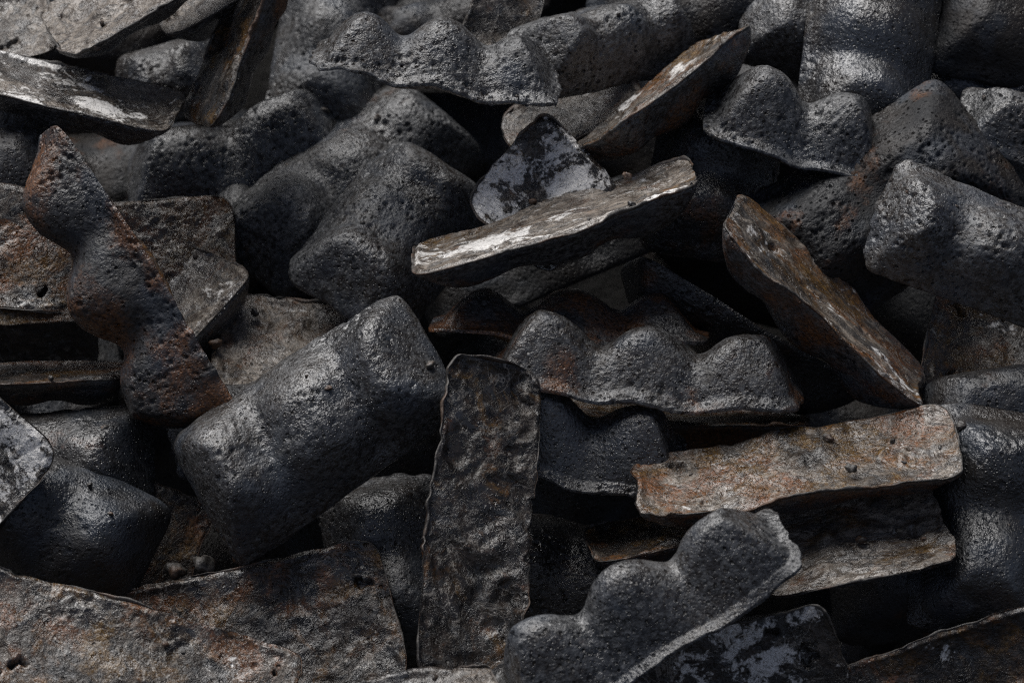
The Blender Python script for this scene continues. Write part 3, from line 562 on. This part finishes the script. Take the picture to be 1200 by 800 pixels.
# ingots deeper in the heap, coloured near black so the gaps read as shade
DARK_FILLERS = [  # rows above and left of the view are added, unseen, to block sun
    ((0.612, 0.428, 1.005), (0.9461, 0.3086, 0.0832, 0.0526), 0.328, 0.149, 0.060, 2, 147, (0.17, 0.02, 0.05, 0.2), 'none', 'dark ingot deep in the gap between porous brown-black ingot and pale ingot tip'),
    ((-0.930, 0.757, 1.533), (0.9830, 0.1656, 0.0728, 0.0316), 0.338, 0.147, 0.061, 2, 100, (0.36, 0.13, 0.05, 0.2), 'far', 'dark iron ingot added out of view to keep sun off the gaps'),
    ((0.023, 0.018, 0.407), (0.9707, 0.1551, -0.1771, 0.0472), 0.288, 0.126, 0.053, 3, 195, (0.12, 0.07, 0.05, 0.2), 'far', 'dark iron ingot added out of view to keep sun off the gaps'),
    ((-0.110, 0.528, 1.139), (0.9630, 0.1835, -0.1498, 0.1287), 0.304, 0.136, 0.064, 2, 134, (0.25, 0.0, 0.05, 0.2), 'none', 'dark ingot deep in the gap between small brownish slab and lumpy grey ingot'),
    ((-0.857, 0.257, 0.747), (0.9439, 0.3155, 0.0665, -0.0721), 0.310, 0.139, 0.067, 2, 160, (0.27, 0.14, 0.05, 0.2), 'far', 'dark iron ingot added out of view to keep sun off the gaps'),
    ((-0.293, 0.171, 0.622), (0.8713, 0.3345, -0.1641, 0.3195), 0.306, 0.131, 0.061, 2, 173, (0.18, 0.04, 0.05, 0.2), 'none', 'dark ingot deep in the gap between big pillow-shaped ingot and brown rimmed slab'),
    ((-0.278, 0.377, 0.856), (0.6801, 0.7158, 0.1431, 0.0678), 0.309, 0.149, 0.062, 3, 153, (0.44, 0.09, 0.05, 0.2), 'far', 'dark iron ingot added out of view to keep sun off the gaps'),
    ((0.039, 0.365, 0.908), (0.9666, 0.1511, -0.1772, 0.1070), 0.298, 0.131, 0.062, 3, 155, (0.13, 0.14, 0.05, 0.2), 'none', 'dark ingot deep in the gap between thin rust-brown ingot and pale streaked ingot'),
    ((0.775, 0.022, 0.413), (0.9299, 0.3108, 0.1551, -0.1210), 0.281, 0.136, 0.062, 3, 199, (0.48, 0.12, 0.05, 0.2), 'far', 'dark iron ingot added out of view to keep sun off the gaps'),
    ((-0.936, 0.181, 0.613), (0.7232, 0.6309, 0.0025, 0.2810), 0.318, 0.138, 0.063, 2, 170, (0.46, 0.03, 0.05, 0.2), 'far', 'dark iron ingot added out of view to keep sun off the gaps'),
    ((-0.532, 0.517, 1.143), (0.7612, 0.6125, 0.2128, 0.0111), 0.329, 0.141, 0.061, 2, 132, (0.3, 0.0, 0.05, 0.2), 'none', 'dark ingot deep in the gap between rough cracked slab and small dark hump'),
    ((0.626, 0.405, 0.861), (0.7080, 0.6400, -0.0725, 0.2896), 0.332, 0.137, 0.062, 2, 158, (0.43, 0.12, 0.05, 0.2), 'far', 'dark iron ingot added out of view to keep sun off the gaps'),
    ((0.858, 0.669, 1.387), (0.8567, 0.3638, 0.3365, -0.1434), 0.305, 0.142, 0.069, 3, 119, (0.44, 0.12, 0.05, 0.2), 'far', 'dark iron ingot added out of view to keep sun off the gaps'),
    ((0.751, 0.113, 0.518), (0.8997, 0.2559, 0.3529, -0.0226), 0.314, 0.122, 0.057, 2, 188, (0.19, 0.08, 0.05, 0.2), 'far', 'dark iron ingot added out of view to keep sun off the gaps'),
    ((0.484, 0.166, 0.614), (0.8246, 0.5608, -0.0049, 0.0739), 0.307, 0.129, 0.066, 2, 177, (0.49, 0.14, 0.05, 0.2), 'none', 'dark ingot deep in the gap between rough grey flat and tall glossy ingot'),
    ((0.427, 0.428, 0.871), (0.6990, 0.5807, 0.2527, -0.3322), 0.292, 0.140, 0.064, 2, 157, (0.13, 0.09, 0.05, 0.2), 'none', 'dark ingot deep in the gap between mottled sloping slab and rust-streaked slab face'),
    ((0.142, 0.248, 0.734), (0.7999, 0.5109, -0.0692, 0.3073), 0.318, 0.127, 0.064, 2, 165, (0.12, 0.09, 0.05, 0.2), 'none', 'dark ingot deep in the gap between dark pitted hump and nearly black ingot'),
    ((0.715, 0.676, 1.399), (0.9270, 0.1942, 0.3168, -0.0517), 0.348, 0.148, 0.060, 2, 118, (0.46, 0.04, 0.05, 0.2), 'far', 'dark iron ingot added out of view to keep sun off the gaps'),
    ((0.594, 0.087, 0.420), (0.7828, 0.5374, -0.0725, 0.3052), 0.304, 0.126, 0.063, 3, 198, (0.18, 0.13, 0.05, 0.2), 'far', 'dark iron ingot added out of view to keep sun off the gaps'),
    ((0.835, 0.497, 0.882), (0.9714, 0.1553, -0.1703, 0.0572), 0.331, 0.136, 0.066, 3, 159, (0.49, 0.08, 0.05, 0.2), 'far', 'dark iron ingot added out of view to keep sun off the gaps'),
    ((0.630, 0.523, 1.153), (0.8798, 0.4444, 0.1670, 0.0251), 0.308, 0.143, 0.071, 2, 138, (0.34, 0.14, 0.05, 0.2), 'far', 'dark iron ingot added out of view to keep sun off the gaps'),
    ((-0.686, 0.521, 1.140), (0.9457, 0.2686, 0.0322, 0.1802), 0.323, 0.150, 0.064, 3, 131, (0.22, 0.02, 0.05, 0.2), 'far', 'dark iron ingot added out of view to keep sun off the gaps'),
    ((-0.035, 0.293, 0.740), (0.9187, 0.3437, -0.1632, 0.1061), 0.314, 0.145, 0.060, 2, 164, (0.44, 0.12, 0.05, 0.2), 'none', 'dark ingot deep in the gap between big pillow-shaped ingot and blue-black ingot'),
    ((0.494, 0.174, 0.460), (0.6854, 0.6694, -0.1866, 0.2175), 0.302, 0.125, 0.064, 2, 187, (0.5, 0.02, 0.05, 0.2), 'far', 'dark iron ingot added out of view to keep sun off the gaps'),
    ((0.931, 0.412, 0.731), (0.8496, 0.4895, 0.1873, -0.0597), 0.321, 0.143, 0.069, 2, 169, (0.42, 0.14, 0.05, 0.2), 'far', 'dark iron ingot added out of view to keep sun off the gaps'),
    ((-0.573, 0.307, 0.762), (0.6689, 0.7259, 0.1031, -0.1228), 0.285, 0.129, 0.064, 3, 161, (0.42, 0.01, 0.05, 0.2), 'none', 'dark ingot deep in the gap between level brown slab and rust-ended dark ingot'),
    ((0.092, 0.697, 1.432), (0.7405, 0.6529, 0.1105, -0.1149), 0.334, 0.146, 0.062, 2, 115, (0.47, 0.02, 0.05, 0.2), 'far', 'dark iron ingot added out of view to keep sun off the gaps'),
    ((-0.379, 0.368, 0.725), (0.7029, 0.6810, 0.1844, -0.0903), 0.330, 0.150, 0.060, 2, 162, (0.13, 0.13, 0.05, 0.2), 'none', 'dark ingot deep in the gap between big pillow-shaped ingot and rust-ended dark ingot'),
    ((-0.623, 0.026, 0.418), (0.8762, 0.4248, -0.0339, 0.2250), 0.285, 0.127, 0.058, 3, 191, (0.38, 0.01, 0.05, 0.2), 'far', 'dark iron ingot added out of view to keep sun off the gaps'),
    ((-0.277, 0.773, 1.558), (0.7066, 0.5691, -0.1045, 0.4074), 0.325, 0.149, 0.065, 3, 103, (0.33, 0.11, 0.05, 0.2), 'far', 'dark iron ingot added out of view to keep sun off the gaps'),
    ((0.362, 0.499, 0.986), (0.8387, 0.4729, 0.2619, -0.0659), 0.310, 0.131, 0.063, 2, 146, (0.32, 0.08, 0.05, 0.2), 'far', 'dark iron ingot added out of view to keep sun off the gaps'),
    ((-0.251, 0.348, 0.473), (0.6719, 0.6598, 0.1603, -0.2957), 0.322, 0.143, 0.070, 3, 183, (0.15, 0.04, 0.05, 0.2), 'none', 'dark ingot deep in the gap between brown rimmed slab and upright wavy ingot'),
    ((0.432, 0.566, 1.113), (0.8519, 0.5034, 0.1417, -0.0283), 0.339, 0.137, 0.069, 3, 137, (0.55, 0.12, 0.05, 0.2), 'far', 'dark iron ingot added out of view to keep sun off the gaps'),
    ((0.402, 0.425, 0.690), (0.9342, 0.3333, 0.0974, -0.0815), 0.316, 0.142, 0.070, 3, 166, (0.23, 0.09, 0.05, 0.2), 'none', 'dark ingot deep in the gap between bright rusty ingot and bright-edged black slab'),
    ((0.235, 0.389, 0.589), (0.8592, 0.4944, -0.0363, 0.1266), 0.331, 0.149, 0.059, 2, 176, (0.4, 0.07, 0.05, 0.2), 'far', 'dark iron ingot added out of view to keep sun off the gaps'),
    ((-0.809, 0.204, 0.502), (0.7912, 0.6108, 0.0170, 0.0270), 0.288, 0.141, 0.060, 3, 180, (0.58, 0.03, 0.05, 0.2), 'far', 'dark iron ingot added out of view to keep sun off the gaps'),
    ((-0.727, 0.283, 0.583), (0.8176, 0.4907, -0.2113, 0.2149), 0.289, 0.135, 0.066, 3, 171, (0.54, 0.06, 0.05, 0.2), 'far', 'dark iron ingot added out of view to keep sun off the gaps'),
    ((-0.100, 0.730, 1.375), (0.9690, 0.2405, 0.0519, 0.0202), 0.340, 0.157, 0.060, 2, 114, (0.37, 0.07, 0.05, 0.2), 'far', 'dark iron ingot added out of view to keep sun off the gaps'),
    ((-0.052, 0.885, 1.521), (0.8019, 0.5205, 0.2561, -0.1429), 0.353, 0.156, 0.070, 2, 104, (0.43, 0.07, 0.05, 0.2), 'far', 'dark iron ingot added out of view to keep sun off the gaps'),
    ((0.839, 0.406, 0.582), (0.9740, 0.1829, -0.1331, 0.0124), 0.333, 0.135, 0.064, 2, 179, (0.21, 0.14, 0.05, 0.2), 'far', 'dark iron ingot added out of view to keep sun off the gaps'),
    ((0.750, 0.784, 1.525), (0.9377, 0.2838, 0.1823, -0.0834), 0.326, 0.140, 0.070, 3, 108, (0.34, 0.07, 0.05, 0.2), 'far', 'dark iron ingot added out of view to keep sun off the gaps'),
    ((0.376, 0.754, 1.528), (0.8168, 0.4760, 0.2466, -0.2134), 0.315, 0.147, 0.062, 3, 106, (0.3, 0.12, 0.05, 0.2), 'far', 'dark iron ingot added out of view to keep sun off the gaps'),
    ((0.218, 0.740, 1.277), (0.9671, 0.1557, 0.1942, -0.0531), 0.346, 0.141, 0.062, 2, 125, (0.16, 0.03, 0.05, 0.2), 'far', 'dark iron ingot added out of view to keep sun off the gaps'),
    ((0.100, 0.451, 0.578), (0.9656, 0.1768, -0.1652, 0.0953), 0.315, 0.153, 0.072, 2, 175, (0.59, 0.08, 0.05, 0.2), 'far', 'dark iron ingot added out of view to keep sun off the gaps'),
    ((1.062, 0.759, 1.536), (0.7763, 0.4735, 0.3812, -0.1669), 0.350, 0.145, 0.074, 2, 109, (0.4, 0.12, 0.05, 0.2), 'far', 'dark iron ingot added out of view to keep sun off the gaps'),
    ((-0.884, 0.011, 0.397), (0.8655, 0.3775, 0.2688, -0.1899), 0.264, 0.134, 0.058, 3, 190, (0.34, 0.1, 0.05, 0.2), 'far', 'dark iron ingot added out of view to keep sun off the gaps'),
    ((-0.442, 0.400, 0.438), (0.8190, 0.5308, -0.1267, 0.1772), 0.314, 0.144, 0.061, 2, 182, (0.34, 0.04, 0.05, 0.2), 'far', 'dark iron ingot added out of view to keep sun off the gaps'),
    ((0.195, 0.186, 0.472), (0.7815, 0.6167, -0.0775, 0.0535), 0.309, 0.145, 0.060, 3, 185, (0.1, 0.09, 0.05, 0.2), 'none', 'dark ingot deep in the gap between ragged-edged humped ingot and chalk-patched black slab'),
    ((-0.842, 0.609, 1.290), (0.9346, 0.2450, -0.2012, 0.1614), 0.301, 0.139, 0.066, 2, 120, (0.59, 0.06, 0.05, 0.2), 'far', 'dark iron ingot added out of view to keep sun off the gaps'),
    ((-0.644, 0.451, 0.427), (0.9463, 0.2962, 0.0947, -0.0885), 0.317, 0.133, 0.063, 3, 181, (0.56, 0.04, 0.05, 0.2), 'far', 'dark iron ingot added out of view to keep sun off the gaps'),
    ((-0.719, 0.922, 1.562), (0.9247, 0.3336, -0.0751, 0.1676), 0.354, 0.165, 0.067, 2, 101, (0.58, 0.03, 0.05, 0.2), 'far', 'dark iron ingot added out of view to keep sun off the gaps'),
    ((0.539, 0.817, 1.440), (0.7907, 0.4300, 0.3648, -0.2385), 0.317, 0.151, 0.065, 2, 117, (0.24, 0.1, 0.05, 0.2), 'far', 'dark iron ingot added out of view to keep sun off the gaps'),
    ((-0.912, 0.555, 1.098), (0.7565, 0.5783, 0.2050, -0.2264), 0.318, 0.132, 0.066, 2, 130, (0.32, 0.01, 0.05, 0.2), 'far', 'dark iron ingot added out of view to keep sun off the gaps'),
    ((-0.484, 0.998, 1.519), (0.8939, 0.3086, 0.2905, -0.1462), 0.348, 0.156, 0.067, 3, 102, (0.58, 0.05, 0.05, 0.2), 'far', 'dark iron ingot added out of view to keep sun off the gaps'),
    ((-0.883, 0.580, 0.979), (0.8806, 0.1780, -0.3050, 0.3161), 0.349, 0.145, 0.065, 3, 140, (0.3, 0.02, 0.05, 0.2), 'far', 'dark iron ingot added out of view to keep sun off the gaps'),
    ((0.154, 0.489, 1.009), (0.6067, 0.6645, 0.2538, -0.3548), 0.295, 0.139, 0.062, 3, 145, (0.43, 0.14, 0.05, 0.2), 'none', 'dark ingot deep in the gap between rust-patched dark ingot and orange-brown leaning slab'),
    ((0.572, 0.507, 0.713), (0.8890, 0.3098, -0.2829, 0.1835), 0.297, 0.140, 0.061, 3, 167, (0.44, 0.1, 0.05, 0.2), 'far', 'dark iron ingot added out of view to keep sun off the gaps'),
    ((-0.105, 0.314, 0.303), (0.7319, 0.5432, -0.2831, 0.2984), 0.312, 0.139, 0.065, 2, 194, (0.51, 0.09, 0.05, 0.2), 'far', 'dark iron ingot added out of view to keep sun off the gaps'),
    ((-0.573, 0.947, 1.373), (0.6797, 0.7234, 0.0756, 0.0948), 0.335, 0.165, 0.064, 3, 112, (0.53, 0.1, 0.05, 0.2), 'far', 'dark iron ingot added out of view to keep sun off the gaps'),
    ((-0.082, 0.518, 0.999), (0.6784, 0.7271, 0.0962, 0.0438), 0.320, 0.139, 0.072, 3, 144, (0.12, 0.11, 0.05, 0.2), 'none', 'dark ingot deep in the gap between pitted leaning ingot and long arching ingot'),
    ((-0.103, 0.524, 0.537), (0.8028, 0.5929, 0.0202, 0.0592), 0.317, 0.153, 0.063, 2, 174, (0.29, 0.05, 0.05, 0.2), 'far', 'dark iron ingot added out of view to keep sun off the gaps'),
    ((0.778, 0.662, 1.243), (0.6585, 0.6923, 0.2484, -0.1594), 0.332, 0.157, 0.064, 3, 128, (0.19, 0.14, 0.05, 0.2), 'far', 'dark iron ingot added out of view to keep sun off the gaps'),
    ((1.057, 0.760, 1.263), (0.9512, 0.2954, -0.0118, 0.0884), 0.341, 0.149, 0.069, 2, 129, (0.47, 0.02, 0.05, 0.2), 'far', 'dark iron ingot added out of view to keep sun off the gaps'),
    ((0.677, 0.957, 1.573), (0.8564, 0.4938, 0.0896, 0.1215), 0.378, 0.163, 0.071, 2, 107, (0.5, 0.14, 0.05, 0.2), 'far', 'dark iron ingot added out of view to keep sun off the gaps'),
    ((-0.947, 0.818, 1.434), (0.6814, 0.6812, 0.2337, -0.1304), 0.351, 0.153, 0.064, 2, 110, (0.34, 0.03, 0.05, 0.2), 'far', 'dark iron ingot added out of view to keep sun off the gaps'),
    ((-0.354, 0.380, 0.304), (0.9713, 0.2093, -0.1042, 0.0433), 0.305, 0.134, 0.072, 2, 193, (0.14, 0.06, 0.05, 0.2), 'far', 'dark iron ingot added out of view to keep sun off the gaps'),
    ((0.935, 0.752, 1.118), (0.9021, 0.1380, -0.2806, 0.2975), 0.346, 0.162, 0.072, 3, 139, (0.36, 0.08, 0.05, 0.2), 'far', 'dark iron ingot added out of view to keep sun off the gaps'),
    ((0.342, 0.386, 0.436), (0.6374, 0.6521, -0.1887, 0.3645), 0.326, 0.131, 0.071, 3, 186, (0.11, 0.04, 0.05, 0.2), 'none', 'dark ingot deep in the gap between chalk-patched black slab and rusty-edged dark slab'),
    ((0.475, 0.401, 0.245), (0.8554, 0.3126, 0.3957, -0.1182), 0.310, 0.149, 0.059, 3, 197, (0.4, 0.05, 0.05, 0.2), 'far', 'dark iron ingot added out of view to keep sun off the gaps'),
    ((-0.990, 0.601, 0.851), (0.9528, 0.1969, -0.0998, 0.2085), 0.351, 0.155, 0.073, 2, 150, (0.52, 0.14, 0.05, 0.2), 'far', 'dark iron ingot added out of view to keep sun off the gaps'),
    ((-0.064, 0.683, 1.232), (0.7039, 0.6445, 0.1376, -0.2651), 0.339, 0.148, 0.060, 3, 124, (0.44, 0.04, 0.05, 0.2), 'none', 'dark ingot deep in the gap between lumpy grey ingot and ragged-edged humped ingot'),
    ((0.798, 0.738, 0.961), (0.7000, 0.6080, -0.1086, 0.3586), 0.340, 0.139, 0.062, 3, 148, (0.43, 0.12, 0.05, 0.2), 'far', 'dark iron ingot added out of view to keep sun off the gaps'),
    ((-0.817, 0.987, 1.395), (0.8872, 0.4595, -0.0176, -0.0379), 0.336, 0.161, 0.074, 3, 111, (0.52, 0.03, 0.05, 0.2), 'far', 'dark iron ingot added out of view to keep sun off the gaps'),
    ((0.313, 0.558, 0.852), (0.8934, 0.4108, 0.1820, 0.0081), 0.346, 0.144, 0.072, 3, 156, (0.12, 0.02, 0.05, 0.2), 'none', 'dark ingot deep in the gap between bright-edged black slab and mottled sloping slab'),
    ((1.016, 0.849, 0.919), (0.9278, 0.1982, 0.3152, 0.0244), 0.371, 0.158, 0.079, 2, 149, (0.24, 0.14, 0.05, 0.2), 'far', 'dark iron ingot added out of view to keep sun off the gaps'),
    ((0.822, 0.537, 0.688), (0.9276, 0.1908, -0.2432, 0.2098), 0.331, 0.151, 0.062, 3, 168, (0.41, 0.09, 0.05, 0.2), 'far', 'dark iron ingot added out of view to keep sun off the gaps'),
    ((-0.256, 0.558, 0.666), (0.9206, 0.3482, 0.0687, 0.1628), 0.347, 0.149, 0.071, 3, 163, (0.2, 0.07, 0.05, 0.2), 'far', 'dark iron ingot added out of view to keep sun off the gaps'),
    ((-0.463, 0.433, 0.968), (0.8636, 0.4870, 0.0321, 0.1266), 0.309, 0.142, 0.067, 2, 142, (0.53, 0.12, 0.05, 0.2), 'none', 'dark ingot deep in the gap between rusty column ingot and wet slab with painted glints'),
    ((-0.011, 0.527, 0.381), (0.9268, 0.2616, -0.2425, 0.1176), 0.314, 0.154, 0.064, 2, 184, (0.55, 0.03, 0.05, 0.2), 'none', 'dark ingot deep in the gap between brown rimmed slab and blue-black ingot'),
    ((0.130, 0.726, 1.142), (0.8408, 0.5265, -0.0301, 0.1221), 0.311, 0.138, 0.069, 3, 135, (0.58, 0.15, 0.05, 0.2), 'far', 'dark iron ingot added out of view to keep sun off the gaps'),
    ((0.256, 0.927, 1.411), (0.9733, 0.2018, 0.0967, -0.0513), 0.327, 0.145, 0.069, 3, 116, (0.22, 0.14, 0.05, 0.2), 'far', 'dark iron ingot added out of view to keep sun off the gaps'),
    ((0.285, 0.407, 0.302), (0.7218, 0.6219, 0.2721, -0.1350), 0.310, 0.135, 0.061, 3, 196, (0.2, 0.14, 0.05, 0.2), 'far', 'dark iron ingot added out of view to keep sun off the gaps'),
    ((0.661, 0.849, 1.228), (0.8946, 0.2551, 0.3658, -0.0266), 0.364, 0.153, 0.068, 3, 127, (0.22, 0.1, 0.05, 0.2), 'far', 'dark iron ingot added out of view to keep sun off the gaps'),
    ((0.975, 0.245, 0.500), (0.9468, 0.1430, -0.2435, 0.1543), 0.311, 0.131, 0.064, 3, 189, (0.18, 0.02, 0.05, 0.2), 'far', 'dark iron ingot added out of view to keep sun off the gaps'),
    ((-0.505, 0.476, 0.540), (0.6453, 0.7397, 0.1312, -0.1384), 0.310, 0.154, 0.062, 3, 172, (0.25, 0.11, 0.05, 0.2), 'far', 'dark iron ingot added out of view to keep sun off the gaps'),
    ((-0.582, 0.428, 0.865), (0.8474, 0.4592, -0.1514, 0.2195), 0.298, 0.148, 0.059, 3, 152, (0.26, 0.12, 0.05, 0.2), 'far', 'dark iron ingot added out of view to keep sun off the gaps'),
    ((-0.084, 0.529, 0.828), (0.7283, 0.5719, 0.2309, -0.2986), 0.327, 0.133, 0.064, 2, 154, (0.24, 0.11, 0.05, 0.2), 'none', 'dark ingot deep in the gap between upright wavy ingot and thin rust-brown ingot'),
    ((-0.705, 1.021, 1.267), (0.7130, 0.5943, 0.3102, -0.2052), 0.370, 0.171, 0.069, 2, 121, (0.13, 0.08, 0.05, 0.2), 'far', 'dark iron ingot added out of view to keep sun off the gaps'),
    ((-0.231, 0.606, 0.936), (0.8340, 0.5379, 0.0660, -0.1039), 0.304, 0.159, 0.061, 3, 143, (0.11, 0.13, 0.05, 0.2), 'far', 'dark iron ingot added out of view to keep sun off the gaps'),
    ((-0.810, 0.657, 0.785), (0.9280, 0.3044, 0.2084, 0.0517), 0.322, 0.144, 0.062, 2, 151, (0.18, 0.01, 0.05, 0.2), 'far', 'dark iron ingot added out of view to keep sun off the gaps'),
    ((-0.680, 0.612, 0.988), (0.9799, 0.1872, -0.0558, 0.0414), 0.333, 0.153, 0.063, 2, 141, (0.55, 0.03, 0.05, 0.2), 'far', 'dark iron ingot added out of view to keep sun off the gaps'),
    ((0.222, 1.093, 1.537), (0.9573, 0.1445, -0.1378, 0.2090), 0.368, 0.165, 0.074, 2, 105, (0.57, 0.13, 0.05, 0.2), 'far', 'dark iron ingot added out of view to keep sun off the gaps'),
    ((-0.271, 0.748, 1.249), (0.9317, 0.3497, -0.0023, 0.0980), 0.340, 0.141, 0.070, 3, 123, (0.3, 0.02, 0.05, 0.2), 'far', 'dark iron ingot added out of view to keep sun off the gaps'),
    ((0.431, 0.864, 1.211), (0.9746, 0.1507, 0.0850, 0.1420), 0.332, 0.152, 0.071, 2, 126, (0.36, 0.07, 0.05, 0.2), 'far', 'dark iron ingot added out of view to keep sun off the gaps'),
    ((-0.529, 1.072, 1.270), (0.9514, 0.2048, -0.1850, 0.1367), 0.362, 0.158, 0.082, 2, 122, (0.29, 0.03, 0.05, 0.2), 'far', 'dark iron ingot added out of view to keep sun off the gaps'),
    ((-0.610, 0.421, 0.244), (0.7911, 0.6002, 0.0921, -0.0740), 0.301, 0.152, 0.067, 2, 192, (0.24, 0.11, 0.05, 0.2), 'far', 'dark iron ingot added out of view to keep sun off the gaps'),
    ((0.678, 0.534, 0.542), (0.6913, 0.7166, -0.0218, 0.0896), 0.337, 0.155, 0.072, 2, 178, (0.35, 0.08, 0.05, 0.2), 'far', 'dark iron ingot added out of view to keep sun off the gaps'),
    ((0.264, 0.815, 1.122), (0.9144, 0.3756, 0.0957, 0.1166), 0.357, 0.157, 0.077, 3, 136, (0.57, 0.03, 0.05, 0.2), 'far', 'dark iron ingot added out of view to keep sun off the gaps'),
    ((-0.361, 0.751, 1.124), (0.8080, 0.3974, -0.3605, 0.2433), 0.311, 0.162, 0.063, 2, 133, (0.41, 0.08, 0.05, 0.2), 'far', 'dark iron ingot added out of view to keep sun off the gaps'),
    ((-0.322, 1.139, 1.388), (0.8735, 0.4447, 0.1982, 0.0018), 0.350, 0.150, 0.072, 2, 113, (0.22, 0.0, 0.05, 0.2), 'far', 'dark iron ingot added out of view to keep sun off the gaps'),
]
for loc, rot, L, W, H, nh, seed, col, side, label in DARK_FILLERS:
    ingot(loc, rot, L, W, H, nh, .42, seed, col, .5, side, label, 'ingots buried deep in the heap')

# ------------------------------------------------------------------ crumbs of slag caught between the ingots
FRAGMENTS = [
    ((-0.326, -0.071, 0.689), 0.024, 'crumbly brown slag lump behind the sharp rim of the brown slab'),
    ((-0.298, -0.068, 0.693), 0.030, 'flat crusty slag lump beside the crumbly brown one behind the rim'),
    ((-0.262, -0.069, 0.699), 0.022, 'small dark slag chip behind the rim, below the big pillow-shaped ingot'),
    ((-0.299, 0.095, 0.876), 0.013, 'tiny slag chip at the left corner of the hole-pierced slab end'),
    ((-0.305, 0.100, 0.888), 0.010, 'tinier slag chip just above the chip at the hole-pierced slab end'),
    ((0.113, 0.047, 1.055), 0.011, 'small burr of slag on the back edge of the pale streaked ingot'),
]
def fragment_mesh(size, seed):
    nu, nv = 18, 12
    u = np.linspace(0, 2 * math.pi, nu, endpoint=False); v = np.linspace(.12, math.pi - .12, nv)
    U, V = np.meshgrid(u, v, indexing='ij')
    P = np.stack([np.sin(V) * np.cos(U), np.sin(V) * np.sin(U) * .8, np.cos(V) * .55], -1).reshape(-1, 3)
    r = 1 + .35 * vnoise(P * 1.6 + seed * 7.1, seed) + .22 * vnoise(P * 4.1, seed + 5) + .1 * vnoise(P * 9, seed + 8)
    P = P * r[:, None] * size / 2
    i = np.arange(nu * nv).reshape(nu, nv); j = np.roll(i, -1, 0)
    q = np.stack([i[:, :-1], i[:, 1:], j[:, 1:], j[:, :-1]], -1).reshape(-1, 4)
    tops = np.array([P.reshape(nu, nv, 3)[:, k].mean(0) for k in (0, -1)])
    V2 = np.concatenate([P, tops]); n = nu * nv
    caps = []
    for a in range(0, nu, 2):
        b1, b2 = (a + 1) % nu, (a + 2) % nu
        caps.append([n, i[a, 0], i[b1, 0], i[b2, 0]]); caps.append([n + 1, i[b2, -1], i[b1, -1], i[a, -1]])
    return mesh_from('slag_fragment', V2, np.concatenate([q, np.array(caps)]), RIM)
CRUMBS = [
    (-0.202, 0.372, 1.070, 0.0086),
    (-0.406, -0.075, 0.776, 0.0069),
    (0.476, -0.014, 1.011, 0.0045),
    (0.385, -0.166, 0.749, 0.0065),
    (0.295, -0.127, 0.756, 0.0074),
    (0.302, -0.084, 0.825, 0.0113),
    (-0.145, 0.353, 1.065, 0.0090),
    (0.361, -0.108, 0.828, 0.0079),
    (-0.174, -0.096, 0.877, 0.0075),
    (0.074, -0.019, 1.025, 0.0044),
    (-0.087, 0.162, 1.013, 0.0062),
    (0.149, 0.031, 0.928, 0.0064),
    (0.005, 0.080, 1.129, 0.0042),
    (-0.455, 0.022, 0.858, 0.0083),
    (-0.304, -0.219, 0.655, 0.0047),
    (-0.328, 0.195, 0.945, 0.0076),
    (0.431, 0.008, 1.032, 0.0068),
    (0.140, -0.007, 1.046, 0.0050),
    (-0.150, 0.133, 0.992, 0.0095),
    (-0.383, -0.103, 0.755, 0.0065),
    (-0.215, 0.336, 1.038, 0.0040),
    (-0.418, 0.201, 1.187, 0.0074),
    (-0.239, 0.315, 1.019, 0.0075),
    (-0.420, 0.169, 1.165, 0.0076),
    (0.109, 0.220, 1.193, 0.0057),
    (0.364, -0.151, 0.753, 0.0074),
    (-0.398, -0.018, 0.817, 0.0104),
    (-0.078, -0.075, 0.894, 0.0116),
    (0.115, -0.014, 1.039, 0.0068),
    (-0.195, -0.087, 0.886, 0.0042),
    (0.478, 0.164, 1.115, 0.0079),
    (0.428, -0.091, 0.839, 0.0101),
    (-0.321, -0.217, 0.663, 0.0073),
    (-0.279, -0.053, 0.848, 0.0044),
    (0.367, -0.146, 0.818, 0.0054),
    (0.382, 0.005, 1.047, 0.0040),
    (-0.263, 0.148, 0.896, 0.0110),
    (-0.028, 0.011, 0.914, 0.0060),
    (-0.070, -0.259, 0.645, 0.0075),
    (0.469, -0.136, 0.754, 0.0041),
    (0.374, -0.123, 0.773, 0.0051),
    (0.021, 0.096, 1.021, 0.0093),
    (0.327, -0.156, 0.745, 0.0109),
    (0.169, -0.121, 0.799, 0.0042),
    (0.403, -0.128, 0.827, 0.0057),
    (0.318, -0.142, 0.811, 0.0107),
]
FRAGMENTS += [((x, y, z), size, 'tiny dark crumb of slag lying loose on the ingots') for x, y, z, size in CRUMBS]
for k, (loc, size, label) in enumerate(FRAGMENTS):
    o = bpy.data.objects.new('slag_fragment', fragment_mesh(size, 40 + k)); scene.collection.objects.link(o)
    o.location = loc; o.rotation_euler = (.4 * k, .3, 1.1 * k); o.color = (.6, .4, .1, .3)
    o['label'] = label; o['category'] = 'slag fragment'; o['group'] = 'slag crumbs caught between the ingots'
